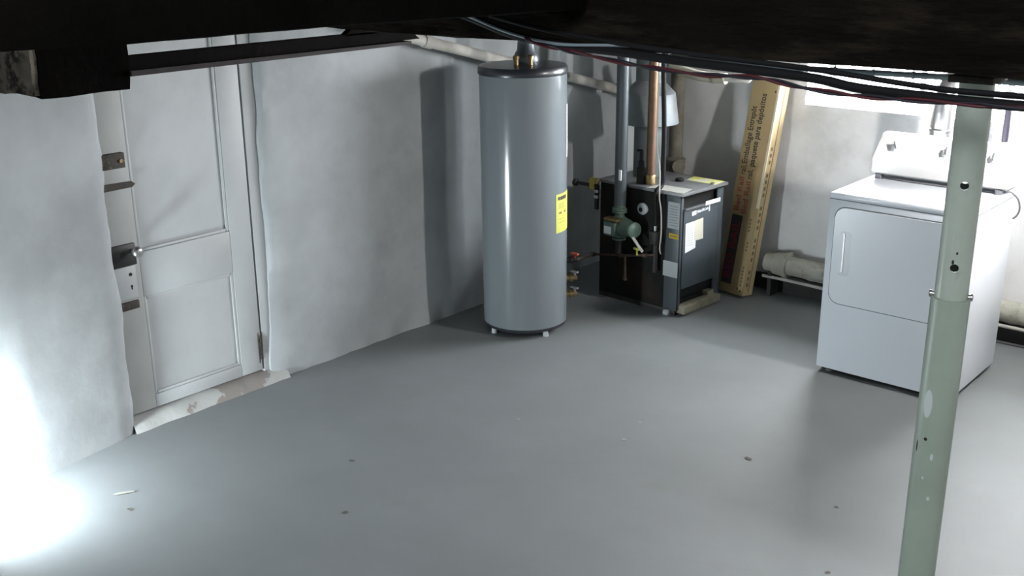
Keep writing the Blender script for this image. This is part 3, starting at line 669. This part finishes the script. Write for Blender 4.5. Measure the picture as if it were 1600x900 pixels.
# ------------------------------------------------------------------ leaning cardboard box
nb = Vector((1.165, 9.358, .002)); up = (Vector((1.238, 9.535, 1.283)) - Vector((1.165, 9.358, 0))).normalized()
wx = Vector((-1, .10, 0)); wx = (wx - up * wx.dot(up)).normalized(); dp = wx.cross(up)
if dp.y < 0: dp = -dp
BL, BWd, BT = 1.30, .192, .110
# box local frame: x to the right along the printed face, y along the height, z out of the printed face
xl = -wx; Rb = Matrix((xl, up, -dp)).transposed().to_4x4()
org = nb + wx * BWd
cb = thing('cardboard_box', 'tall narrow cardboard carton with red and black print leaning on back wall', 'box', org, rot=Rb)
zlow = min((Rb.to_3x3() @ Vector((x, y, -z))).z for x in (0, BWd) for y in (0,) for z in (0, BT))
bm = BM(); box(bm, 0, BWd, 0, BL, -BT, 0, .004, 2); o = obj('carton', bm, cardboard, cb, 40, True)
cb.location.z -= (org.z + zlow) - 0.0; MW[cb] = Matrix.Translation(cb.location) @ Rb
bm = BM(); box(bm, BWd - .0004, BWd + .0012, .006, BL - .006, -BT + .006, -.006); obj('side_flap', bm, cardside, cb, None, True)
bm = BM(); box(bm, BWd - .012, BWd + .0018, .55, BL - .004, -.010, .0012); obj('tape_strip', bm, tape, cb, None, True)
bm = BM(); box(bm, BWd + .0012, BWd + .0022, .02, BL - .01, -BT * .56, -BT * .50); obj('flap_seam', bm, brownink, cb, None, True)
zt_ = .0008
def TB(s, x, y, size, m_, width, bold=.0): # print running up the carton
    text_mesh('lettering', s, size, Matrix.Translation((x, y, zt_)) @ Matrix.Rotation(PI / 2, 4, 'Z'), m_, cb, width=width, bold=bold)
bm = BM(); box(bm, .022, .098, .055, .485, 0, .0009); bp_ = obj('black_print_panel', bm, blackprint, cb, None, True)
text_mesh('lettering', 'BED RAIL', .07, Matrix.Translation((.082, .09, .0015)) @ Matrix.Rotation(PI / 2, 4, 'Z'), darkred, cb, width=.36, bold=.001)
TB('Bed Rail', .060, .51, .050, redink, .205, .0004); TB('rail,', .060, .735, .054, ink, .055); TB('Emballage', .060, .80, .054, ink, .185, .0004); TB('Entrep\u00f4t', .060, 1.0, .054, ink, .145, .0004)
TB('Bed Rail', .112, .50, .050, redink, .195, .0004); TB('rail,', .112, .715, .054, ink, .055); TB('paquete', .112, .79, .054, ink, .150, .0004); TB('para', .112, .955, .054, ink, .075, .0004); TB('dep\u00f3sitos', .112, 1.045, .054, ink, .180, .0004)
for (y0, y1, x) in [(.06, .20, .168), (.28, .36, .165), (.40, .50, .158), (.60, .62, .162)]:
    n_ = int((y1 - y0) / .022)
    for k in range(n_):
        bm = BM(); box(bm, x - .007, x + .006, y0 + .022 * k, y0 + .022 * k + .014, 0, .0008); obj('print', bm, brownink, cb, None, True)
for k in range(22):
    if k % 5 == 3: continue
    bm = BM(); box(bm, BWd + .001, BWd + .002, .06 + .04 * k, .06 + .04 * k + .022, -BT * .38, -BT * .22); obj('print', bm, brownink, cb, None, True)
for (x, y) in ((.168, 1.245), (.15, .04), (.172, .03)):
    bm = BM(); box(bm, x - .004, x + .004, y - .006, y + .006, 0, .0008); obj('print', bm, ink, cb, None, True)

# ------------------------------------------------------------------ dryer
DX0, DX1, DY0, DY1, DH = 2.028, 2.708, 8.586, 9.20, .937
dry = thing('clothes_dryer', 'white front-loading clothes dryer standing behind the steel post', 'dryer', ((DX0 + DX1) / 2, (DY0 + DY1) / 2, 0))
cb_ = boxo('cabinet', DX0, DX1, DY0, DY1, .028, .905, enamel, dry, .006)
boxo('top', DX0 - .002, DX1 + .002, DY0 - .004, DY1, .905, DH, enamel, dry, .010, seg=3)
boxo('toe_base', DX0 + .02, DX1 - .02, DY0 + .03, DY1 - .02, .012, .03, insideblack, dry)
for x in (DX0 + .05, DX1 - .05):
    for y in (DY0 + .06, DY1 - .06):
        bm = BM(); cyl(bm, (x, y, 0), (x, y, .03), .02, 12); obj('foot', bm, greyfoot, dry, 40)
bm = BM(); prism(bm, [(x, DY0 - .0010, z) for x, z in rrect(DX0 + .033, DX1 - .033, .378, .874, .056)], (0, .004, 0)); obj('door_seam', bm, seam, dry)
bm = BM(); prism(bm, [(x, DY0 - .007, z) for x, z in rrect(DX0 + .038, DX1 - .038, .384, .868, .051)], (0, .008, 0))
fr_ = [f for f in bm.faces if len(f.verts) > 8 and all(v.co.y < DY0 - .006 for v in f.verts)]
bmesh.ops.bevel(bm, geom=[e for f in fr_ for e in f.edges], offset=.003, segments=2, affect='EDGES')
ddoor = obj('door', bm, enamel, dry, 30)
bm = BM(); prism(bm, [(x, DY0 - .0074, z) for x, z in rrect(2.100, 2.160, .530, .755, .018)], (0, .003, 0)); obj('handle_recess', bm, mat('enamel_shadow', (.62, .66, .70), .3), ddoor)
bm = BM(); prism(bm, [(x, DY0 - .020, z) for x, z in rrect(2.106, 2.124, .545, .742, .008)], (0, .014, 0))
bmesh.ops.bevel(bm, geom=[e for e in bm.edges if e.is_manifold and abs(e.calc_face_angle(0)) > 1], offset=.003, segments=2, affect='EDGES'); obj('handle', bm, enamel, ddoor, 40)
boxo('panel_line', DX0 + .001, DX1 - .001, DY0 - .0012, DY0 + .002, .9035, .9062, seam, dry)
# control panel
prof = [(9.005, .972), (9.000, 1.028), (9.008, 1.038), (9.100, 1.150), (9.115, 1.156), (9.175, 1.156), (9.185, 1.14), (9.185, .958), (9.02, .962)]
con = thing('tmp', '', '') if False else None
bm = BM(); prism(bm, [(2.046, y, z) for y, z in prof], (.668, 0, 0))
bmesh.ops.bevel(bm, geom=[e for e in bm.edges if abs(e.verts[0].co.x - e.verts[1].co.x) < .001], offset=.006, segments=2, affect='EDGES')
console = obj('control_panel', bm, enamelp, dry, 35)
nrm = Vector((0, -.112, .092)).normalized(); alng = Vector((0, .092, .112)).normalized()
for x in (2.145, 2.400, 2.625):
    c0 = Vector((x, 9.054, 1.094)) ; c0 = Vector((x, 9.008, 1.038)) + alng * .078
    bm = BM(); lathe(bm, [(.025, -.002), (.025, .004), (.022, .008)], c0, nrm, 28); kd = obj('knob', bm, enamelp, console, 40)
    bm = BM(); lathe(bm, [(.017, .006), (.0155, .020), (.012, .022)], c0, nrm, 24); kk = obj('knob_grip', bm, enamelp, console, 40)
    bm = BM(); box(bm, -.003, .003, -.02, .02, .018, .028, .001, M=Matrix.Translation(c0) @ Matrix((Vector((1, 0, 0)), alng, nrm)).transposed().to_4x4() @ Matrix.Rotation(.5 if x < 2.2 else .1, 4, 'Z')); obj('knob_pointer', bm, seam, console)
boxo('console_bumper', 2.066, 2.098, 9.012, 9.05, DH - .001, .964, greyfoot, dry, .003)
boxo('console_bumper', 2.660, 2.690, 9.012, 9.05, DH - .001, .964, greyfoot, dry, .003)
boxo('console_mount', 2.06, 2.70, 9.09, 9.18, DH - .001, .962, enamel, dry, .002)
bm = BM(); sweep(bm, catmull([(2.09, 9.03, .950), (2.2, 9.022, .943), (2.4, 9.02, .942), (2.60, 9.03, .942), (2.69, 9.06, .945), (2.712, 9.08, .946), (2.745, 9.10, .91), (2.752, 9.12, .86), (2.735, 9.15, .82), (2.716, 9.16, .80)]), .0045, 8)
obj('cord', bm, cordgrey, dry, 60)
# vent duct from dryer to the window
t = thing('vent_duct', 'shiny metal vent duct rising behind dryer to the window', 'duct', (2.235, 9.40, .10))
bm = BM(); path = [(2.235, 9.205, .10), (2.235, 9.33, .10), (2.235, 9.40, .17), (2.235, 9.405, .5), (2.235, 9.41, 1.0), (2.235, 9.415, 1.26), (2.235, 9.45, 1.37), (2.235, 9.54, 1.42), (2.235, 9.70, 1.42), (2.235, YP + .02, 1.42)]
sweep(bm, catmull(path, 8), .056, 28); obj('duct_run', bm, alu, t, 60)
for z in (.6, 1.14):
    bm = BM(); lathe(bm, [(.057, 0), (.0595, .004), (.0595, .016), (.057, .02)], (2.235, 9.408, z), (0, 0, 1), 28, False, False); obj('joint_band', bm, alu, t, 50)
# gas pipe on the right of dryer
gx, gy = 2.53, 9.50
t = thing('gas_riser', 'dark vertical gas pipe with pale shutoff union right of the post', 'pipe', (gx, gy, 0))
bm = BM(); cyl(bm, (gx, gy, .30), (gx, gy, 1.30), .0165, 16); obj('lower_pipe', bm, purplepipe, t, 40)
bm = BM(); cyl(bm, (gx, gy, 1.36), (gx, gy, 1.97), .0165, 16); obj('upper_pipe', bm, wirewhite, t, 40)
bm = BM(); lathe(bm, [(.018, 0), (.026, .006), (.026, .02), (.020, .026), (.020, .05), (.028, .055), (.028, .07), (.018, .075)], (gx, gy, 1.295), (0, 0, 1), 16); sv = obj('shutoff_valve', bm, brass, t, 40)
sv.data.materials[0] = greylabel
bm = BM(); box(bm, gx - .035, gx + .035, gy - .045, gy - .030, 1.322, 1.334, .003); cyl(bm, (gx, gy - .04, 1.328), (gx, gy, 1.328), .007, 8); obj('valve_handle', bm, greylabel, sv, 40)
bm = BM(); lathe(bm, [(.0165, 0), (.026, .004), (.026, .015), (.022, .02), (.022, .05), (.0165, .055)], (gx, gy, 1.05), (0, 0, 1), 16); obj('coupling', bm, purplepipe, t, 40)
bm = BM(); lathe(bm, [(.0265, 0), (.0265, .010)], (gx, gy, 1.098), (0, 0, 1), 16); obj('collar_ring', bm, wirewhite, t, 40)
bm = BM(); cyl(bm, (gx, gy, .30), (gx, YB - .01, .30), .0165, 12); obj('wall_elbow', bm, purplepipe, t, 40)

# ------------------------------------------------------------------ steel jack post
px, py = 3.493, 5.993
post = thing('steel_post', 'pale green telescoping steel post with holes holding up the main beam', 'post', (px, py, 0))
vd = Vector((4.2362 - px, 3.6939 - py, 0)).normalized(); vr = Vector((-vd.y, vd.x, 0))
def hollow(r0, r1, z0, z1, n=48):
    bm = BM(); lathe(bm, [(r1, z0), (r0, z0), (r0, z1), (r1, z1)], (px, py, 0), (0, 0, 1), n, False, False)
    rings = list(bm.verts)
    a = rings[:n]; b = rings[3 * n:4 * n]
    for k in range(n): bm.faces.new((b[k], b[(k + 1) % n], a[(k + 1) % n], a[k]))
    return bm
ZS = 1.380
up_ = obj('upper_tube', hollow(.0345, .0315, .95, 1.842), polegreen, post, 40)
cutters = []
for z in (1.632, 1.454, 1.81 - .55 - .0):
    if z < ZS: continue
    bm = BM(); c0 = Vector((px, py, z)); cyl(bm, c0 - vd * .08, c0 + vd * .08, .0088, 24); c = obj('cut', bm, insideblack); cutters.append(c)
me_inv = MW[post].inverted()
for c in cutters:
    md = up_.modifiers.new('hole', 'BOOLEAN'); md.operation = 'DIFFERENCE'; md.object = c; md.solver = 'EXACT'
dg = bpy.context.evaluated_depsgraph_get(); dg.update()
nm = bpy.data.meshes.new_from_object(up_.evaluated_get(dg)); up_.modifiers.clear(); up_.data = nm
while len(nm.materials) > 1: nm.materials.pop()
for c in cutters: bpy.data.objects.remove(c)
bm = hollow(.0405, .0348, .012, ZS); obj('lower_tube', bm, polelow, post, 40)
for s in (-1, 1):
    c0 = Vector((px, py, ZS + .003)); bm = BM(); cyl(bm, c0 + vr * s * .030, c0 + vr * s * .040, .006, 12); lathe(bm, [(.008, 0), (.008, .004), (.005, .006)], c0 + vr * s * .039, vr * s, 12); obj('pin', bm, dullnickel, post, 40)
boxo('top_plate', px - .045, px + .045, py - .045, py + .045, 1.842, 1.856, rusty, post, .002)
boxo('base_plate', px - .09, px + .09, py - .09, py + .09, 0, .012, polelow, post, .002)
def smear(name, z0, z1, a0, a1, m_, rr=.0407):
    bm = BM(); n1, n2 = 8, 8; G = {}
    for i in range(n1 + 1):
        for j in range(n2 + 1):
            u = -1 + 2 * i / n1; v = -1 + 2 * j / n2; k = math.sqrt(max(0, 1 - .5 * v * v)); k2 = math.sqrt(max(0, 1 - .5 * u * u))
            aa = (a0 + a1) / 2 + (a1 - a0) / 2 * u * k; z = (z0 + z1) / 2 + (z1 - z0) / 2 * v * k2
            d = vd * math.cos(aa) + vr * math.sin(aa); G[i, j] = bm.verts.new(Vector((px, py, z)) + d * (rr + .0004 * (1 - u * u) * (1 - v * v)))
    for i in range(n1):
        for j in range(n2): bm.faces.new((G[i, j], G[i + 1, j], G[i + 1, j + 1], G[i, j + 1]))
    return obj(name, bm, m_, post, 60)
smear('paint_smear', 1.105, 1.172, -.75, -.25, polewhite)
smear('paint_chip', 1.005, 1.022, -.05, .12, polewhite); smear('paint_chip', .905, .915, .02, .2, polewhite); smear('paint_chip', .955, .963, -.35, -.25, polewhite)
smear('rust_spot', 1.462, 1.472, -.2, -.05, rusty, .0347); smear('rust_spot', 1.484, 1.490, .0, .12, rusty, .0347); smear('rust_spot', 1.015, 1.045, -.95, -.85, rusty); smear('rust_spot', 1.05, 1.058, -.5, -.3, rusty)

# ------------------------------------------------------------------ cables along the beam
YC = 5.835
pts = [(2.15, 5.80, 1.955), (2.243, YC, 1.923), (2.348, YC, 1.896), (2.447, YC, 1.880), (2.583, YC, 1.871), (2.718, YC, 1.866), (2.896, YC, 1.856), (3.059, YC, 1.850), (3.209, YC, 1.843), (3.309, YC, 1.831), (3.428, YC, 1.826), (3.54, YC, 1.823), (3.633, YC, 1.823), (4.2, YC, 1.825), (4.85, YC + .01, 1.84)]
pipe('black_cable', 'thick black cable sagging along main beam in front of post', pts, .0100, cableblk, True, 12, 'cable')
pipe('grey_cable', 'pale grey cable glinting where it leaves the beam above tank', [(2.16, 5.79, 1.958), (2.245, YC - .018, 1.931), (2.348, YC - .019, 1.904), (2.447, YC - .019, 1.886), (2.55, YC - .017, 1.877), (2.66, YC - .006, 1.880), (2.75, YC + .012, 1.882)], .0038, cablegrey, True, 8, 'cable')
pipe('thin_black_cable', 'thinner black cable lying over the thick cable on beam', [(2.30, YC, 1.935), (2.45, YC, 1.912), (2.65, YC, 1.892), (2.9, YC - .002, 1.876), (3.2, YC - .002, 1.862), (3.45, YC - .002, 1.844), (3.6, YC, 1.841), (4.3, YC, 1.843)], .006, cableblk, True, 8, 'cable')
cpath = catmull([(2.44, 5.815, 1.888), (2.476, 5.80, 1.879), (2.551, 5.80, 1.869), (2.611, 5.80, 1.862), (2.743, 5.80, 1.848), (2.833, 5.80, 1.841), (2.96, 5.80, 1.835), (3.04, 5.80, 1.838), (3.117, 5.80, 1.838), (3.192, 5.80, 1.828), (3.285, 5.80, 1.821), (3.365, 5.80, 1.820), (3.442, 5.80, 1.821), (3.552, 5.80, 1.823), (3.643, 5.80, 1.825), (4.1, 5.80, 1.832)], 16)
tw = thing('twisted_wire', 'twisted red and dark wire pair hanging below the black cable', 'cable', cpath[0])
for ph, mm, nm_ in ((0, wirered, 'red_strand'), (PI, wiredark, 'dark_strand')):
    bm = BM(); P = []
    for i, p in enumerate(cpath):
        a = i * .17 + ph; P.append(p + Vector((0, math.cos(a), math.sin(a))) * .0030)
    sweep(bm, P, .0032, 7); obj(nm_, bm, mm, tw, 60)
cd_ = thing('hanging_conduit', 'thin grey conduit with clips seen against bright window', 'conduit', (2.9, 6.30, 1.807))
bm = BM(); sweep(bm, [(x, 6.30, 1.805 + .003 * math.sin(x * 6)) for x in lines(2.35, 4.85, .08)], .0075, 10); obj('conduit_run', bm, cablegrey, cd_, 60)
for k in range(20):
    x = 2.45 + .062 * k * 1.6; bm = BM(); z = 1.805 + .003 * math.sin(x * 6)
    lathe(bm, [(.0075, -.003), (.0095, -.003), (.0095, .003), (.0075, .003)], (x, 6.30, z), (1, 0, 0), 12, False, False); box(bm, x - .001, x + .001, 6.299, 6.301, z + .007, 1.97 if k % 4 == 0 else z + .02); obj('clip', bm, cablegrey, cd_)

# ------------------------------------------------------------------ added unseen bulb, brightening the back wall and dryer top
lb = thing('added_fill_bulb', 'added unseen bulb under the joists, brightening back wall and dryer top', 'added lamp', (3.35, 8.55, 1.78))
bm = BM(); cyl(bm, (3.35, 8.55, 1.86), (3.35, 8.55, 1.965), .006, 8); obj('lamp_cord', bm, cableblk, lb, 40)
bm = BM(); lathe(bm, [(.012, 0), (.020, -.01), (.020, -.05), (.016, -.055)], (3.35, 8.55, 1.87), (0, 0, 1), 16); obj('socket', bm, brass, lb, 40)
bm = BM(); lathe(bm, [(.014, .06), (.018, .04), (.036, .0), (.040, -.02), (.034, -.045), (.018, -.058), (.002, -.06)], (3.35, 8.55, 1.765), (0, 0, 1), 20)
obj('bulb', bm, mat('added_bulb_glow', (.9, .9, .9), .4, emis=((1.0, 0.97, 0.95), 2600.0)), lb, 50)
